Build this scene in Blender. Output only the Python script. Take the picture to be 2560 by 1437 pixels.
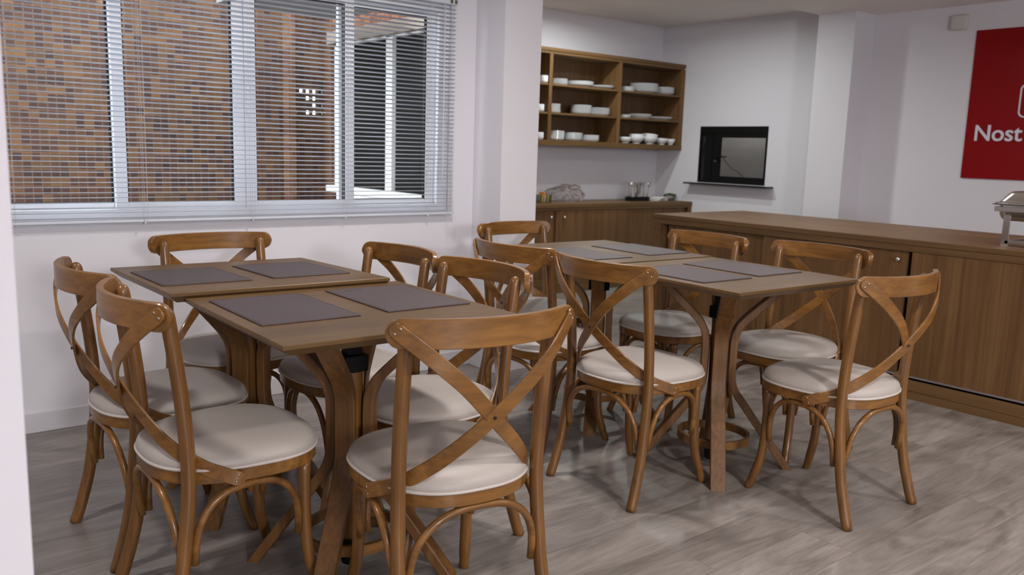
import bpy, bmesh, math, random
from mathutils import Vector, Matrix
random.seed(7)
PI = math.pi
for o in list(bpy.data.objects): bpy.data.objects.remove(o, do_unlink=True)
SC = bpy.context.scene
COL = SC.collection

# ------------------------------------------------------------------ camera
yaw, pit, rol = 0.6756, 0.1595, -0.0312
F = Vector((math.sin(yaw)*math.cos(pit), math.cos(yaw)*math.cos(pit), -math.sin(pit)))
r0 = Vector((math.cos(yaw), -math.sin(yaw), 0)); d0 = F.cross(r0)
RR = r0*math.cos(rol) + d0*math.sin(rol)
DD = -r0*math.sin(rol) + d0*math.cos(rol)
cam_d = bpy.data.cameras.new('camera'); cam = bpy.data.objects.new('camera', cam_d); COL.objects.link(cam)
cam_d.sensor_width = 36; cam_d.lens = 2129.2/2560*36; cam_d.clip_start = 0.05
M = Matrix((( RR.x, -DD.x, -F.x, 0), (RR.y, -DD.y, -F.y, 0), (RR.z, -DD.z, -F.z, 1.2), (0, 0, 0, 1)))
cam.matrix_world = M
cam_d.dof.use_dof = True; cam_d.dof.focus_distance = 2.5; cam_d.dof.aperture_fstop = 4.5
SC.camera = cam

# ------------------------------------------------------------------ world, lights, exposure
w = bpy.data.worlds.new('sky'); SC.world = w; w.use_nodes = True
bg = w.node_tree.nodes['Background']; bg.inputs[0].default_value = (0.86, 0.93, 1.0, 1); bg.inputs[1].default_value = 9.0
SC.view_settings.view_transform = 'Standard'; SC.view_settings.look = 'None'
SC.view_settings.gamma = 1; SC.view_settings.exposure = 0.0; SC.view_settings.use_curve_mapping = False

def area(name, loc, rot, sx, sy, power, col, spread=180):
    l = bpy.data.lights.new(name, 'AREA'); l.shape = 'RECTANGLE'; l.size = sx; l.size_y = sy
    l.energy = power; l.color = col; l.spread = math.radians(spread)
    o = bpy.data.objects.new(name, l); COL.objects.link(o); o.location = loc; o.rotation_euler = rot
    return o
# daylight through the opening in the wall behind the camera
area('rear_window_light', (-.35, -4.9, 1.93), (math.radians(84), 0, 0), 0.7, 0.55, 110, (.97, 0.95, 1.0))
DOWN = [(-.3, 2.2, 15), (1.95, -.2, 34), (4.0, -.2, 26), (0.9, -2.4, 18), (3.0, -2.9, 28), (5.3, -2.6, 22), (1.9, 2.5, 20), (4.6, 2.85, 12)]
ALC = [(5.42, 4.50, 8), (4.92, 5.04, 17)]

# ------------------------------------------------------------------ mesh helpers
def obj(name, bm, mat, parent=None, smooth=False, bevel=0, loc=None):
    me = bpy.data.meshes.new(name)
    bmesh.ops.recalc_face_normals(bm, faces=bm.faces)
    bm.to_mesh(me); bm.free()
    if smooth:
        for p in me.polygons: p.use_smooth = True
    if mat: me.materials.append(mat)
    o = bpy.data.objects.new(name, me); COL.objects.link(o)
    if parent: o.parent = parent
    if loc: o.location = loc
    if bevel:
        b = o.modifiers.new('bevel', 'BEVEL'); b.width = bevel; b.segments = 2; b.limit_method = 'ANGLE'; b.angle_limit = math.radians(40)
    return o
def smooth_angle(o, a=40):
    for p in o.data.polygons: p.use_smooth = True
    o.data.set_sharp_from_angle(angle=math.radians(a)); return o
def box(bm, x0, x1, y0, y1, z0, z1):
    vs = [bm.verts.new(c) for c in ((x0,y0,z0),(x1,y0,z0),(x1,y1,z0),(x0,y1,z0),(x0,y0,z1),(x1,y0,z1),(x1,y1,z1),(x0,y1,z1))]
    for f in ((0,3,2,1),(4,5,6,7),(0,1,5,4),(1,2,6,5),(2,3,7,6),(3,0,4,7)): bm.faces.new([vs[i] for i in f])
    return bm
def bx(*a): return box(bmesh.new(), *a)
def crom(pts, n=8):
    P = [Vector(p) for p in pts]; out = []
    for i in range(len(P)-1):
        a = P[i-1] if i else P[0]*2-P[1]; b = P[i]; c = P[i+1]; d = P[i+2] if i+2 < len(P) else P[-1]*2-P[-2]
        for k in range(n):
            t = k/n
            out.append(0.5*((2*b)+(c-a)*t+(2*a-5*b+4*c-d)*t*t+(3*b-a-3*c+d)*t**3))
    out.append(P[-1]); return out
def tube(bm, pts, r, seg=12, cap=True, dome=False):
    pts = [Vector(p) for p in pts]; n = len(pts); rs = r if isinstance(r, (list, tuple)) else [r]*n
    rings = []; up = None
    for i, p in enumerate(pts):
        t = (pts[min(i+1, n-1)]-pts[max(i-1, 0)]).normalized()
        if up is None:
            up = Vector((0,0,1)) if abs(t.z) < .9 else Vector((1,0,0))
        u = t.cross(up).normalized(); v = u.cross(t).normalized(); up = v
        rings.append([bm.verts.new(p+(u*math.cos(2*PI*k/seg)+v*math.sin(2*PI*k/seg))*rs[i]) for k in range(seg)])
    for a, b in zip(rings, rings[1:]):
        for k in range(seg): bm.faces.new((a[k], a[(k+1)%seg], b[(k+1)%seg], b[k]))
    if cap: bm.faces.new(rings[0][::-1]); bm.faces.new(rings[-1])
    return bm
def ribbon(bm, pts, widthdirs, normals, wd, th):
    """flat strip following pts; widthdirs / normals per point"""
    rings = []
    for p, wv, nv in zip(pts, widthdirs, normals):
        a = wv*wd/2; b = nv*th/2; c = 0.25
        rings.append([bm.verts.new(p+q) for q in (a*.92+b, a-b*0+a*0, a*.92-b, -a*.92-b, -a, -a*.92+b)])
    m = len(rings[0])
    for r1, r2 in zip(rings, rings[1:]):
        for k in range(m): bm.faces.new((r1[k], r1[(k+1)%m], r2[(k+1)%m], r2[k]))
    bm.faces.new(rings[0][::-1]); bm.faces.new(rings[-1]); return bm
def lathe(bm, prof, seg=24, c=(0,0,0), sx=1, sy=1):
    rings = []
    for r, z in prof:
        if r < 1e-5: rings.append([bm.verts.new((c[0], c[1], c[2]+z))])
        else: rings.append([bm.verts.new((c[0]+r*sx*math.cos(2*PI*k/seg), c[1]+r*sy*math.sin(2*PI*k/seg), c[2]+z)) for k in range(seg)])
    for a, b in zip(rings, rings[1:]):
        for k in range(seg):
            k2 = (k+1)%seg
            if len(a) == 1 and len(b) == 1: continue
            if len(a) == 1: bm.faces.new((a[0], b[k], b[k2]))
            elif len(b) == 1: bm.faces.new((a[k], a[k2], b[0]))
            else: bm.faces.new((a[k], a[k2], b[k2], b[k]))
    return bm
def loft(bm, loops, close=True, cap=True):
    rs = [[bm.verts.new(p) for p in l] for l in loops]
    for a, b in zip(rs, rs[1:]):
        n = len(a)
        for k in range(n if close else n-1): bm.faces.new((a[k], a[(k+1)%n], b[(k+1)%n], b[k]))
    if cap: bm.faces.new(rs[0][::-1]); bm.faces.new(rs[-1])
    return bm
def rrect(cx, cy, hx, hy, r, z, n=6):
    out = []
    for qx, qy, a0 in ((1,1,0),(-1,1,PI/2),(-1,-1,PI),(1,-1,3*PI/2)):
        for k in range(n+1):
            a = a0+PI/2*k/n; out.append((cx+qx*(hx-r)+r*math.cos(a), cy+qy*(hy-r)+r*math.sin(a), z))
    return out
def tag(o, label=None, cat=None, group=None, kind=None):
    if label: o['label'] = label
    if cat: o['category'] = cat
    if group: o['group'] = group
    if kind: o['kind'] = kind
    return o
def thing(name, label, cat, loc=(0,0,0), rz=0, group=None):
    o = bpy.data.objects.new(name, None); COL.objects.link(o); o.location = loc; o.rotation_euler = (0,0,rz)
    o.empty_display_size = .05
    return tag(o, label, cat, group)
def struct(name, bm, mat, label=None, cat=None, **k):
    o = obj(name, bm, mat, **k); o['kind'] = 'structure'
    if label: o['label'] = label
    o['category'] = cat or name.split('_')[0]
    return o
def copy_tree(o, parent=None):
    c = o.copy(); COL.objects.link(c); c.parent = parent
    for ch in list(o.children): copy_tree(ch, c)
    return c

# ------------------------------------------------------------------ materials
def srgb(r, g, b):
    f = lambda c: (c/255/12.92) if c/255 <= .04045 else ((c/255+.055)/1.055)**2.4
    return (f(r), f(g), f(b), 1)
def newmat(name):
    m = bpy.data.materials.new(name); m.use_nodes = True; nt = m.node_tree
    return m, nt, nt.nodes['Principled BSDF']
def plain(name, col, rough=.5, metal=0, coat=0, bump=0, bscale=200, var=0.04, spec=.5):
    m, nt, p = newmat(name); N = nt.nodes; L = nt.links
    p.inputs['Roughness'].default_value = rough; p.inputs['Metallic'].default_value = metal
    p.inputs['Coat Weight'].default_value = coat; p.inputs['Coat Roughness'].default_value = .15
    p.inputs['Specular IOR Level'].default_value = spec
    tc = N.new('ShaderNodeTexCoord'); no = N.new('ShaderNodeTexNoise'); no.inputs['Scale'].default_value = 4 if var <= .05 else 12
    no.inputs['Detail'].default_value = 4
    L.new(tc.outputs['Object'], no.inputs['Vector'])
    mx = N.new('ShaderNodeMix'); mx.data_type = 'RGBA'
    mx.inputs[6].default_value = tuple(c*(1-var) for c in col[:3])+(1,); mx.inputs[7].default_value = tuple(min(1, c*(1+var)) for c in col[:3])+(1,)
    L.new(no.outputs[0], mx.inputs[0]); L.new(mx.outputs[2], p.inputs['Base Color'])
    if bump:
        n2 = N.new('ShaderNodeTexNoise'); n2.inputs['Scale'].default_value = bscale; n2.inputs['Detail'].default_value = 3
        L.new(tc.outputs['Object'], n2.inputs['Vector'])
        b = N.new('ShaderNodeBump'); b.inputs['Strength'].default_value = bump; b.inputs['Distance'].default_value = .002
        L.new(n2.outputs[0], b.inputs['Height']); L.new(b.outputs[0], p.inputs['Normal'])
    return m
def wood(name, c1, c2, axis='z', rough=.35, coat=.3, fine=60, along=3, bump=.08, spec=.45):
    m, nt, p = newmat(name); p.inputs['Specular IOR Level'].default_value = spec; N = nt.nodes; L = nt.links
    tc = N.new('ShaderNodeTexCoord'); oi = N.new('ShaderNodeObjectInfo')
    mp = N.new('ShaderNodeMapping'); s = [fine, fine, fine]; s['xyz'.index(axis)] = along
    mp.inputs['Scale'].default_value = s
    add = N.new('ShaderNodeVectorMath'); add.operation = 'ADD'
    L.new(tc.outputs['Object'], add.inputs[0])
    sc = N.new('ShaderNodeMath'); sc.operation = 'MULTIPLY'; sc.inputs[1].default_value = 5.0
    L.new(oi.outputs['Random'], sc.inputs[0]); L.new(sc.outputs[0], add.inputs[1])
    L.new(add.outputs[0], mp.inputs[0])
    n1 = N.new('ShaderNodeTexNoise'); n1.inputs['Scale'].default_value = 1; n1.inputs['Detail'].default_value = 5; n1.inputs['Distortion'].default_value = .6
    L.new(mp.outputs[0], n1.inputs['Vector'])
    mp2 = N.new('ShaderNodeMapping'); s2 = [fine*.16]*3; s2['xyz'.index(axis)] = along*.35; mp2.inputs['Scale'].default_value = s2
    L.new(add.outputs[0], mp2.inputs[0])
    n2 = N.new('ShaderNodeTexNoise'); n2.inputs['Scale'].default_value = 1; n2.inputs['Detail'].default_value = 4; n2.inputs['Distortion'].default_value = 1.2
    L.new(mp2.outputs[0], n2.inputs['Vector'])
    cr = N.new('ShaderNodeValToRGB'); cr.color_ramp.elements[0].position = .36; cr.color_ramp.elements[1].position = .68
    cr.color_ramp.elements[0].color = c1; cr.color_ramp.elements[1].color = c2
    mm = N.new('ShaderNodeMath'); mm.operation = 'MULTIPLY_ADD'; mm.inputs[1].default_value = .5
    L.new(n1.outputs[0], mm.inputs[0])
    hf = N.new('ShaderNodeMath'); hf.operation = 'MULTIPLY'; hf.inputs[1].default_value = .5
    L.new(n2.outputs[0], hf.inputs[0]); L.new(hf.outputs[0], mm.inputs[2])
    L.new(mm.outputs[0], cr.inputs[0]); L.new(cr.outputs[0], p.inputs['Base Color'])
    p.inputs['Roughness'].default_value = rough; p.inputs['Coat Weight'].default_value = coat; p.inputs['Coat Roughness'].default_value = .12
    b = N.new('ShaderNodeBump'); b.inputs['Strength'].default_value = bump; b.inputs['Distance'].default_value = .001
    L.new(n1.outputs[0], b.inputs['Height']); L.new(b.outputs[0], p.inputs['Normal'])
    return m
WHITE = plain('wall_paint', (.745, .73, .768, 1), .75, bump=.05, bscale=350, var=.015)
CEIL = plain('ceiling_paint', (.88, .83, .79, 1), .85, var=.02)
BASEB = plain('baseboard_paint', (.74, .73, .76, 1), .45, var=.01)
c1, c2 = (.135, .056, .011, 1), (.290, .130, .028, 1)
WZ = wood('bentwood_vertical', (.112, .046, .010, 1), (.235, .104, .023, 1), 'z'); WX = wood('bentwood_horizontal', c1, c2, 'x')
WL = wood('laminated_leg_wood', (.105, .045, .012, 1), (.225, .104, .030, 1), 'z', rough=.45, coat=.05, fine=90)
TOPW = wood('tabletop_veneer', (.105, .056, .020, 1), (.165, .095, .037, 1), 'x', rough=.38, coat=.0, spec=.35, fine=45, along=2.5, bump=.03)
WAL = wood('walnut_laminate', (.110, .055, .020, 1), (.200, .106, .042, 1), 'z', rough=.5, coat=0, fine=55, along=1.5, bump=.05, spec=.25)
WALH = wood('walnut_laminate_along', (.115, .060, .022, 1), (.195, .108, .045, 1), 'y', rough=.45, coat=0, spec=.3, fine=40, along=1.5, bump=.04)
WALX = wood('walnut_laminate_crosswise', (.100, .052, .018, 1), (.185, .104, .040, 1), 'x', rough=.45, coat=0, spec=.3, fine=40, along=1.5, bump=.04)
WALIN = wood('shelf_back_laminate', (.085, .042, .016, 1), (.155, .082, .034, 1), 'z', rough=.5, coat=0, fine=55, along=1.5)
LEATH = plain('cream_leatherette', (.43, .385, .35, 1), .48, bump=.12, bscale=500, var=.03)
PIPE = plain('piping_leatherette', (.56, .505, .46, 1), .4, var=.02)
MATM = plain('placemat_leatherette', (.074, .050, .053, 1), .45, bump=.35, bscale=700, var=.06)
EMB = plain('placemat_embossing', (.035, .028, .030, 1), .35)
STEEL = plain('polished_steel', (.62, .60, .57, 1), .22, metal=1, var=.03)
RIVM = plain('rivet_metal', (.42, .34, .26, 1), .3, metal=1)
BLACK = plain('black_metal', (.006, .006, .006, 1), .45, spec=.2)
BLACKG = plain('black_granite', (.012, .013, .011, 1), .15, var=.3)
ALU = plain('white_aluminium', (.87, .89, .93, 1), .35, var=.01)
SLAT = plain('blind_slat_paint', (.66, .70, .76, 1), .35, var=.01)
CORD = plain('blind_cord', (.62, .62, .66, 1), .7)
GASK_SHADE = plain('gasket_and_shade_black', (.008, .008, .009, 1), .6)  # window gaskets, plus the painted dark of door gaps and screw hole
CHINA = plain('white_china', (.78, .79, .80, 1), .18, coat=.3, var=.01)
RED = plain('red_acrylic', (.26, .002, .004, 1), .3, coat=0, var=.04, spec=.2)
LETTER = plain('white_acrylic', (.74, .72, .80, 1), .4, var=.01)
KNOB = plain('brushed_nickel', (.78, .74, .68, 1), .25, metal=1)
RAILM = plain('aluminium_rail', (.66, .66, .70, 1), .3, metal=1)
NAP = plain('paper_napkin', (.72, .71, .68, 1), .9)
GREEN = plain('green_leaves', (.06, .13, .02, 1), .5, var=.4)
YEL = plain('yellow_sachet', (.72, .60, .05, 1), .5, var=.15)
ORA = plain('orange_sachet', (.80, .28, .01, 1), .5, var=.15)
PLAST = plain('frosted_plastic', (.62, .60, .56, 1), .3, var=.02)
DGREY = plain('dark_screen', (.010, .009, .0085, 1), .7, var=.1, spec=.15)
OUTW = plain('exterior_white', (.80, .79, .76, 1), .5, var=.02)
BEIGE = plain('exterior_beige', (.24, .195, .16, 1), .7, var=.03)
CONC = plain('exterior_concrete', (.26, .24, .22, 1), .9, var=.2)
DUCT = plain('hatch_interior', (.52, .51, .49, 1), .8, var=.08)

def glass(name, tint=(1,1,1,1), refl=.10, rough=.0):
    m = bpy.data.materials.new(name); m.use_nodes = True; nt = m.node_tree; N = nt.nodes; L = nt.links
    for n in list(N): N.remove(n)
    out = N.new('ShaderNodeOutputMaterial'); t = N.new('ShaderNodeBsdfTransparent'); g = N.new('ShaderNodeBsdfGlossy')
    t.inputs[0].default_value = tint; g.inputs['Roughness'].default_value = rough
    lw = N.new('ShaderNodeLayerWeight'); lw.inputs[0].default_value = .25
    mr = N.new('ShaderNodeMath'); mr.operation = 'MULTIPLY_ADD'; mr.inputs[1].default_value = refl*5; mr.inputs[2].default_value = refl*.1
    L.new(lw.outputs['Fresnel'], mr.inputs[0])
    mx = N.new('ShaderNodeMixShader'); L.new(mr.outputs[0], mx.inputs[0]); L.new(t.outputs[0], mx.inputs[1]); L.new(g.outputs[0], mx.inputs[2])
    L.new(mx.outputs[0], out.inputs[0]); return m
GLASS = glass('window_glass', (.95, .96, .96, 1), .035)
BAGM = glass('clear_plastic_film', (.90, .88, .87, 1), .12, .25)
HGLASS = glass('hatch_glass', (.62, .62, .62, 1), .10)
def emit(name, col, s):
    m = bpy.data.materials.new(name); m.use_nodes = True; nt = m.node_tree; p = nt.nodes['Principled BSDF']
    p.inputs['Emission Color'].default_value = col; p.inputs['Emission Strength'].default_value = s; return m
LAMPM = emit('lamp_diffuser', (1, .96, .9, 1), 6)

def floor_mat():
    m, nt, p = newmat('vinyl_plank_floor'); N = nt.nodes; L = nt.links
    tc = N.new('ShaderNodeTexCoord')
    br = N.new('ShaderNodeTexBrick'); br.inputs['Scale'].default_value = 1; br.inputs['Brick Width'].default_value = 1.2; br.inputs['Row Height'].default_value = .18
    br.inputs['Mortar Size'].default_value = .0012; br.inputs['Mortar Smooth'].default_value = .2; br.offset = .37
    br.inputs['Color1'].default_value = (0,0,0,1); br.inputs['Color2'].default_value = (1,1,1,1); br.inputs['Mortar'].default_value = (.5,.5,.5,1)
    L.new(tc.outputs['Object'], br.inputs['Vector'])
    # per plank offset
    sep = N.new('ShaderNodeVectorMath'); sep.operation = 'MULTIPLY_ADD'; sep.inputs[1].default_value = (7, 3, 0)
    L.new(br.outputs['Color'], sep.inputs[0]); L.new(tc.outputs['Object'], sep.inputs[2])
    mp = N.new('ShaderNodeMapping'); mp.inputs['Scale'].default_value = (1.6, 7, 1); L.new(sep.outputs[0], mp.inputs[0])
    n1 = N.new('ShaderNodeTexNoise'); n1.inputs['Scale'].default_value = 1.3; n1.inputs['Detail'].default_value = 7; n1.inputs['Roughness'].default_value = .62; n1.inputs['Distortion'].default_value = 1.1
    L.new(mp.outputs[0], n1.inputs['Vector'])
    mp2 = N.new('ShaderNodeMapping'); mp2.inputs['Scale'].default_value = (4, 70, 1); L.new(sep.outputs[0], mp2.inputs[0])
    n2 = N.new('ShaderNodeTexNoise'); n2.inputs['Scale'].default_value = 1.5; n2.inputs['Detail'].default_value = 4; n2.inputs['Distortion'].default_value = .8
    L.new(mp2.outputs[0], n2.inputs['Vector'])
    a = N.new('ShaderNodeMath'); a.operation = 'MULTIPLY_ADD'; a.inputs[1].default_value = .28; L.new(n2.outputs[0], a.inputs[0])
    b = N.new('ShaderNodeMath'); b.operation = 'MULTIPLY'; b.inputs[1].default_value = .72; L.new(n1.outputs[0], b.inputs[0]); L.new(b.outputs[0], a.inputs[2])
    cr = N.new('ShaderNodeValToRGB'); e = cr.color_ramp.elements; e[0].position = .30; e[0].color = (.125, .105, .092, 1); e[1].position = .68; e[1].color = (.34, .31, .285, 1)
    k = cr.color_ramp.elements.new(.47); k.color = (.225, .198, .180, 1)
    L.new(a.outputs[0], cr.inputs[0])
    tint = N.new('ShaderNodeMix'); tint.data_type = 'RGBA'; tint.blend_type = 'MULTIPLY'; tint.inputs[0].default_value = 1
    vr = N.new('ShaderNodeMapRange'); vr.inputs[3].default_value = .90; vr.inputs[4].default_value = 1.08; L.new(br.outputs['Color'], vr.inputs[0])
    L.new(cr.outputs[0], tint.inputs[6]); L.new(vr.outputs[0], tint.inputs[7])
    mx = N.new('ShaderNodeMix'); mx.data_type = 'RGBA'; mx.inputs[7].default_value = (.10, .085, .075, 1)
    fm = N.new('ShaderNodeMath'); fm.operation = 'MULTIPLY'; fm.inputs[1].default_value = .55; L.new(br.outputs['Fac'], fm.inputs[0])
    L.new(fm.outputs[0], mx.inputs[0]); L.new(tint.outputs[2], mx.inputs[6]); L.new(mx.outputs[2], p.inputs['Base Color'])
    p.inputs['Roughness'].default_value = .36
    bu = N.new('ShaderNodeBump'); bu.inputs['Strength'].default_value = .12; bu.inputs['Distance'].default_value = .001; L.new(n2.outputs[0], bu.inputs['Height']); L.new(bu.outputs[0], p.inputs['Normal'])
    return m
def brick_mat(name, plane='xz', cell=.05, c1=(.018,.007,.003,1), c2=(.120,.056,.018,1), mort=(.15,.075,.038,1)):
    m, nt, p = newmat(name); N = nt.nodes; L = nt.links
    tc = N.new('ShaderNodeTexCoord'); sp = N.new('ShaderNodeSeparateXYZ'); L.new(tc.outputs['Object'], sp.inputs[0])
    cb = N.new('ShaderNodeCombineXYZ'); L.new(sp.outputs['XYZ'.index(plane[0].upper())], cb.inputs[0]); L.new(sp.outputs[2], cb.inputs[1])
    br = N.new('ShaderNodeTexBrick'); br.offset = 0; br.inputs['Scale'].default_value = 1; br.inputs['Brick Width'].default_value = cell; br.inputs['Row Height'].default_value = cell
    br.inputs['Mortar Size'].default_value = .0035; br.inputs['Mortar Smooth'].default_value = .6
    br.inputs['Color1'].default_value = (0,0,0,1); br.inputs['Color2'].default_value = (1,1,1,1); br.inputs['Mortar'].default_value = (.5,.5,.5,1)
    L.new(cb.outputs[0], br.inputs['Vector'])
    ns = N.new('ShaderNodeTexNoise'); ns.inputs['Scale'].default_value = 2.0; ns.inputs['Detail'].default_value = 3; L.new(tc.outputs['Object'], ns.inputs['Vector'])
    sn = N.new('ShaderNodeVectorMath'); sn.operation = 'SNAP'; sn.inputs[1].default_value = (cell, cell, cell); L.new(cb.outputs[0], sn.inputs[0])
    wn = N.new('ShaderNodeTexWhiteNoise'); wn.noise_dimensions = '3D'; L.new(sn.outputs[0], wn.inputs['Vector'])
    av = N.new('ShaderNodeMath'); av.operation = 'MULTIPLY_ADD'; av.inputs[1].default_value = .62; L.new(wn.outputs['Value'], av.inputs[0])
    hn = N.new('ShaderNodeMath'); hn.operation = 'MULTIPLY'; hn.inputs[1].default_value = .38; L.new(ns.outputs[0], hn.inputs[0]); L.new(hn.outputs[0], av.inputs[2])
    cr = N.new('ShaderNodeValToRGB'); e = cr.color_ramp.elements; e[0].position = .15; e[0].color = c1; e[1].position = .85; e[1].color = c2
    mid = tuple(.5*a+.5*b for a, b in zip(c1, c2))
    k = e.new(.42); k.color = (mid[0]*.75, mid[1]*.62, mid[2]*.9, 1)
    k = e.new(.60); k.color = (mid[0], mid[1], mid[2]*.8, 1)
    L.new(av.outputs[0], cr.inputs[0])
    mx = N.new('ShaderNodeMix'); mx.data_type = 'RGBA'; mx.inputs[7].default_value = mort
    L.new(br.outputs['Fac'], mx.inputs[0]); L.new(cr.outputs[0], mx.inputs[6]); L.new(mx.outputs[2], p.inputs['Base Color'])
    p.inputs['Roughness'].default_value = .85
    return m
FLOOR = floor_mat()
BRICK = brick_mat('stacked_brick', c1=(.024,.010,.007,1), c2=(.128,.056,.017,1), mort=(.125,.064,.038,1)); PIER = brick_mat('orange_brick', cell=.05, c1=(.09,.036,.013,1), c2=(.17,.078,.034,1), mort=(.22,.12,.07,1))
BRICKY = brick_mat('orange_brick_side', 'yz', .06, (.10,.036,.014,1), (.24,.10,.045,1), (.28,.15,.09,1))

# ------------------------------------------------------------------ room shell
XL, XR, YB, YW, YA = -1.7, 6.52, -5.0, 3.822, 5.88
ZM, ZA = 2.335, 2.433
struct('floor', bx(XL-.12, XR+.12, YB-.12, YA+.12, -.05, 0), FLOOR, 'grey wood-look vinyl plank floor')
struct('ceiling', bx(XL-.12, XR+.12, YB-.12, 4.0, ZM, ZM+.25), CEIL, 'flat ceiling over the dining area')
struct('ceiling', bx(2.9, XR+.12, 4.0, YA+.12, ZA, ZA+.15), CEIL, 'slightly higher ceiling over the serving alcove')
# window wall with opening x .38..2.60, z .87..1.935
WX0, WX1, WZ0, WZ1 = .38, 2.60, .87, 1.935
bm = bmesh.new()
box(bm, XL, WX0, YW, YW+.16, 0, ZM); box(bm, WX1, 3.01, YW, YW+.16, 0, ZM)
box(bm, WX0, WX1, YW, YW+.16, 0, WZ0); box(bm, WX0, WX1, YW, YW+.16, WZ1, ZM)
struct('wall_window', bm, WHITE, 'white wall below and around the window with blinds')
struct('wall_column', bx(2.764, 3.01, 3.571, YW, 0, ZM), WHITE, 'white square column projecting beside the window')
struct('wall_left', bx(XL-.12, XL, YB, YW+.16, 0, ZM), WHITE)
struct('wall_alcove_left', bx(2.9, 3.01, YW+.16, YA+.12, 0, ZA), WHITE)
struct('wall_alcove_back', bx(2.9, XR+.12, YA, YA+.12, 0, ZA), WHITE, 'white back wall of the alcove behind the open shelf')
struct('wall_partition', bx(XL, .171, 1.2, 1.32, 0, ZM), WHITE, 'out-of-focus white wall edge at the left of the picture')
# right wall with hatch opening y 4.583..5.343, z .955..1.48
HY0, HY1, HZ0, HZ1 = 4.583, 5.343, .957, 1.48
bm = bmesh.new()
box(bm, XR, XR+.12, YB, HY0, 0, ZA); box(bm, XR, XR+.12, HY1, YA, 0, ZA)
box(bm, XR, XR+.12, HY0, HY1, 0, HZ0); box(bm, XR, XR+.12, HY0, HY1, HZ1, ZA)
struct('wall_right', bm, WHITE, 'white wall carrying the red sign and the black serving hatch')
struct('wall_pillar', bx(6.24, XR, 3.68, 4.0, 0, ZM), WHITE, 'white pillar standing out of the right wall')
# rear wall with a window opening
bm = bmesh.new(); box(bm, XL, -1.1, YB-.12, YB, 0, ZM); box(bm, .4, XR, YB-.12, YB, 0, ZM); box(bm, -1.1, .4, YB-.12, YB, 0, 1.45); box(bm, -1.1, .4, YB-.12, YB, 2.25, ZM)
struct('wall_rear', bm, WHITE)
# baseboards
def bb(name, x0, x1, y0, y1): struct(name, bx(x0, x1, y0, y1, 0, .085), BASEB, bevel=.003)
bb('baseboard_window', XL, 2.764, YW-.014, YW)
bm = bmesh.new(); box(bm, 2.750, 2.764, 3.557, YW-.014, 0, .085); box(bm, 2.764, 3.01, 3.557, 3.571, 0, .085)
struct('baseboard_column', bm, BASEB, bevel=.003)
bb('baseboard_right', XR-.014, XR, YB, 3.68)

# downlights
def downlight(x, y, z, p, size, label, spread=165):
    t = thing('ceiling_downlight', label, 'ceiling light', (x, y, z-.012), 0, 'round recessed downlights')
    bm = lathe(bmesh.new(), [(.062, 0), (.078, 0), (.082, .006), (.080, .012), (.062, .012), (.062, 0)], 32); obj('trim_ring', bm, ALU, t, smooth=True)
    bm = lathe(bmesh.new(), [(0, .009), (.062, .009)], 32); obj('diffuser', bm, LAMPM, t)
    l = bpy.data.lights.new('downlight_lamp', 'AREA'); l.shape = 'DISK'; l.size = size; l.energy = p; l.color = (1.0, .95, .925) if z < 2.4 else (.95, 1.0, .98); l.spread = math.radians(spread)
    o = bpy.data.objects.new('downlight_lamp', l); COL.objects.link(o); o.parent = t; o.location = (0, 0, -.004)
DL = ['to the left of the left table pair', 'on the near side of both tables', 'in front of the long counter', 'behind the camera', 'behind the camera to the right', 'in the far rear corner of the room', 'above the gap between the two table pairs', 'above the long counter']
for i, (x, y, p) in enumerate(DOWN): downlight(x, y, ZM, p, .18, 'round recessed ceiling downlight '+DL[i])
for i, (x, y, p) in enumerate(ALC): downlight(x, y, ZA, p, .12, 'round recessed alcove downlight '+['nearer the serving hatch', 'nearer the wall shelf'][i], 172)

# ------------------------------------------------------------------ window
win = tag(thing('window_1', 'white aluminium sliding window with four panes behind the blinds', 'window'), kind='structure')
bm = bmesh.new(); f0, f1 = YW+.012, YW+.075
box(bm, WX0, WX1, f0, f1, WZ0, WZ0+.035); box(bm, WX0, WX1, f0, f1, WZ1-.04, WZ1)
box(bm, WX0, WX0+.03, f0, f1, WZ0+.035, WZ1-.04); box(bm, 2.535, WX1, f0, f1, WZ0+.035, WZ1-.04)
obj('window_frame', bm, ALU, win, bevel=.002)
def sash(x0, x1, a, b, ya):
    bm = bmesh.new(); z0, z1 = WZ0+.035, WZ1-.04
    box(bm, x0, a, ya, ya+.025, z0, z1); box(bm, b, x1, ya, ya+.025, z0, z1)
    box(bm, a, b, ya, ya+.025, z0, .931); box(bm, a, b, ya, ya+.025, 1.868, z1)
    s = obj('sash', bm, ALU, win, bevel=.002)
    obj('pane', bx(a, b, ya+.011, ya+.014, .931, 1.868), GLASS, s)
    bm = bmesh.new(); g = .008
    box(bm, a, a+.004, ya+.004, ya+.02, .931, 1.868); box(bm, b-g, b, ya+.004, ya+.02, .931, 1.868)
    box(bm, a, b, ya+.004, ya+.02, .931, .935); box(bm, a, b, ya+.004, ya+.02, 1.863, 1.868)
    obj('gasket', bm, GASK_SHADE, s)
sash(.41, .981, .455, .934, f0+.032); sash(.934, 1.490, .981, 1.438, f0); sash(1.492, 2.044, 1.545, 1.995, f0); sash(1.975, 2.535, 2.044, 2.482, f0+.032)
obj('latch', bx(1.500, 1.515, f0-.006, f0, 1.32, 1.46), ALU, win, bevel=.003)
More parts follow.
